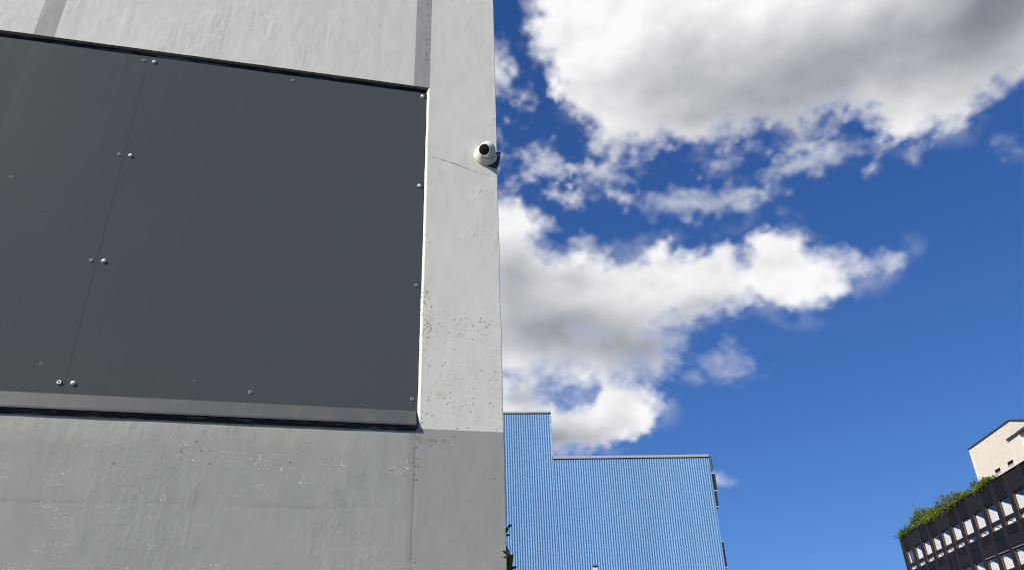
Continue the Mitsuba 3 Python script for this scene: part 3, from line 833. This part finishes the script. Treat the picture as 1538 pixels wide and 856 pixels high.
# ------------------------------------------------------------------ cream rooftop block
D2 = 35.0
pf, _, _ = frame_of(AD, -DN * D2, -1)
pb = lambda *a, **k: box_uzo(pf, *a, **k)
pent = thing('rooftop_block', 'cream white block with a dark sloping roof edge rising behind the dark office parapet', 'building')
zb = PAR - .6
prof = [(77.95, 19.32 + Z0), (77.95, 20.62 + Z0), (69.1, 20.55 + Z0), (60.0, 17.4 + Z0), (56.0, 17.4 + Z0), (56.0, 19.32 + Z0 - 2.5), (64.0, 19.32 + Z0 - 1.2), (66.0, 19.32 + Z0)]
ROOFLINE = [(77.95, 20.62), (69.1, 20.55), (62.5, 18.3)]
wall_poly = [(77.95, zb), (77.95, 20.62 + Z0), (69.1, 20.55 + Z0), (62.5, 18.3 + Z0), (62.5, 19.0)] + [(62.5, zb)]
# the block is built as two upright slabs: the front of the right part is set back under the ledge
obj('wall', prism(pf, [(77.95, zb), (77.95, 20.62 + Z0), (69.1, 20.55 + Z0), (68.4, 20.31 + Z0), (68.4, zb)], 'o', -8, 0), 'cream_render', pent)
obj('wall', prism(pf, [(68.398, 19.36 + Z0), (68.398, 20.308 + Z0), (65.5, 19.36 + Z0)], 'o', -8, -.002), 'cream_render', pent)
obj('set_back_wall', prism(pf, [(68.398, zb), (68.398, 19.35 + Z0), (65.6, 19.35 + Z0), (62.5, 18.3 + Z0), (62.5, zb)], 'o', -8, -.25), 'cream_trim', pent)
obj('corner_trim', pb(77.62, 77.97, zb, 20.60 + Z0, -.1, .02), 'white_trim', pent)
pr = [(78.1, 20.622 + Z0), (78.1, 20.74 + Z0), (69.08, 20.67 + Z0), (62.3, 18.36 + Z0), (62.3, 18.235 + Z0), (69.1, 20.552 + Z0)]
obj('roof_edge', prism(pf, pr, 'o', -8.3, .07), 'dark_trim', pent, label='thin dark roof edge')
obj('ledge', pb(68.45, 70.42, 19.20 + Z0, 19.36 + Z0, .001, .12), 'dark_trim', pent)
obj('ledge', pb(63, 68.38, 19.24 + Z0, 19.40 + Z0, -.24, .10), 'dark_trim', pent)
for a, b in ((73.26, 74.28), (70.70, 71.70)):
    wk = obj('window', pb(a, b, 17.37 + Z0, 17.67 + Z0, .001, .02), 'black_opening', pent)
    obj('frame', cat([pb(a - .06, b + .06, 17.672 + Z0, 17.72 + Z0, .001, .04), pb(a - .06, b + .06, 17.32 + Z0, 17.368 + Z0, .001, .05)]), 'white_trim', wk)


# ------------------------------------------------------------------ shrubs spilling over the parapet
def shrub(label, spots, seed, count, size=(.12, .30)):
    """Leaf sprays round arching twigs; spots = (u, height above the parapet, spread along, droop over the face)."""
    r = np.random.default_rng(seed)
    t = thing('roof_shrub', label, 'shrub', 'shrubs along the roof edge')
    twigs, Vs, Fs, n = [], [], [], 0
    for u, h, spread, droop in spots:
        for _ in range(max(3, int(spread * 20))):
            root = np.array([u + r.uniform(-spread, spread), r.uniform(-.7, -.08), PAR - .05])
            top = h * r.uniform(.45, 1.0)
            out = r.uniform(-.2, .35)
            over = r.random() < droop
            tip = root + np.array([r.normal(0, .30), out + (.35 if over else 0), (top if not over else r.uniform(-.35, .15) * h)])
            if not over: tip[1] = min(tip[1], .15)
            if over: tip[1] = .08 + r.uniform(0, .22)
            mid = (root + tip) / 2 + np.array([0, 0, .35 * h])
            s = np.linspace(0, 1, 7)[:, None]
            pts = (1 - s) ** 2 * root + 2 * s * (1 - s) * mid + s * s * tip
            twigs.append(tube(pts, .016, .005, 5))
            nl = int(count * 1.7)
            ss = r.uniform(.15, 1.0, nl)
            for q in ss:
                p = (1 - q) ** 2 * root + 2 * q * (1 - q) * mid + q * q * tip + r.normal(0, .09, 3)
                L = r.uniform(*size); d = r.normal(0, 1, 3) + np.array([0, .3, .5]); d /= np.linalg.norm(d)
                w_ = np.cross(d, r.normal(0, 1, 3)); w_ /= np.linalg.norm(w_)
                Vs.append(np.array([p, p + d * L * .5 + w_ * L * .16, p + d * L, p + d * L * .5 - w_ * L * .16]))
                Fs.append(np.array([[0, 1, 2], [0, 2, 3]]) + n); n += 4
    obj('foliage', off_frame(trimesh.Trimesh(np.concatenate(Vs), np.concatenate(Fs), process=False)), 'shrub_leaf', t, kind='stuff')
    obj('twigs', off_frame(cat(twigs)), 'creeper_stem', t, smooth=True, kind='stuff')


shrub('low grassy shrub hanging over the far left corner of the dark roof edge', [(87.2, 0.74, .8, .25), (86.0, 0.47, .8, .35), (85.0, 0.81, .5, .3)], 1, 15)
shrub('tall bushy shrub on the left half of the dark roof edge', [(83.6, 1.22, .9, .25), (82.0, 1.62, 1.0, .25), (80.5, 1.55, .9, .3), (79.0, 1.22, .9, .3)], 2, 17)
shrub('long yellow green shrub on the middle of the dark roof edge with a hanging tail', [(77.4, 1.01, .9, .25), (75.8, 1.42, 1.0, .35), (74.6, 1.22, .7, .6), (73.2, 1.01, .9, .2), (71.6, 0.81, .9, .15), (70.2, 0.47, .7, .1)], 3, 17)
shrub('separate right hand shrub on the dark roof edge in front of the cream block', [(68.3, 0.88, .5, .45), (67.2, 0.81, .8, .45), (66.0, 0.47, .7, .15), (65.1, 0.27, .5, .0)], 4, 17)
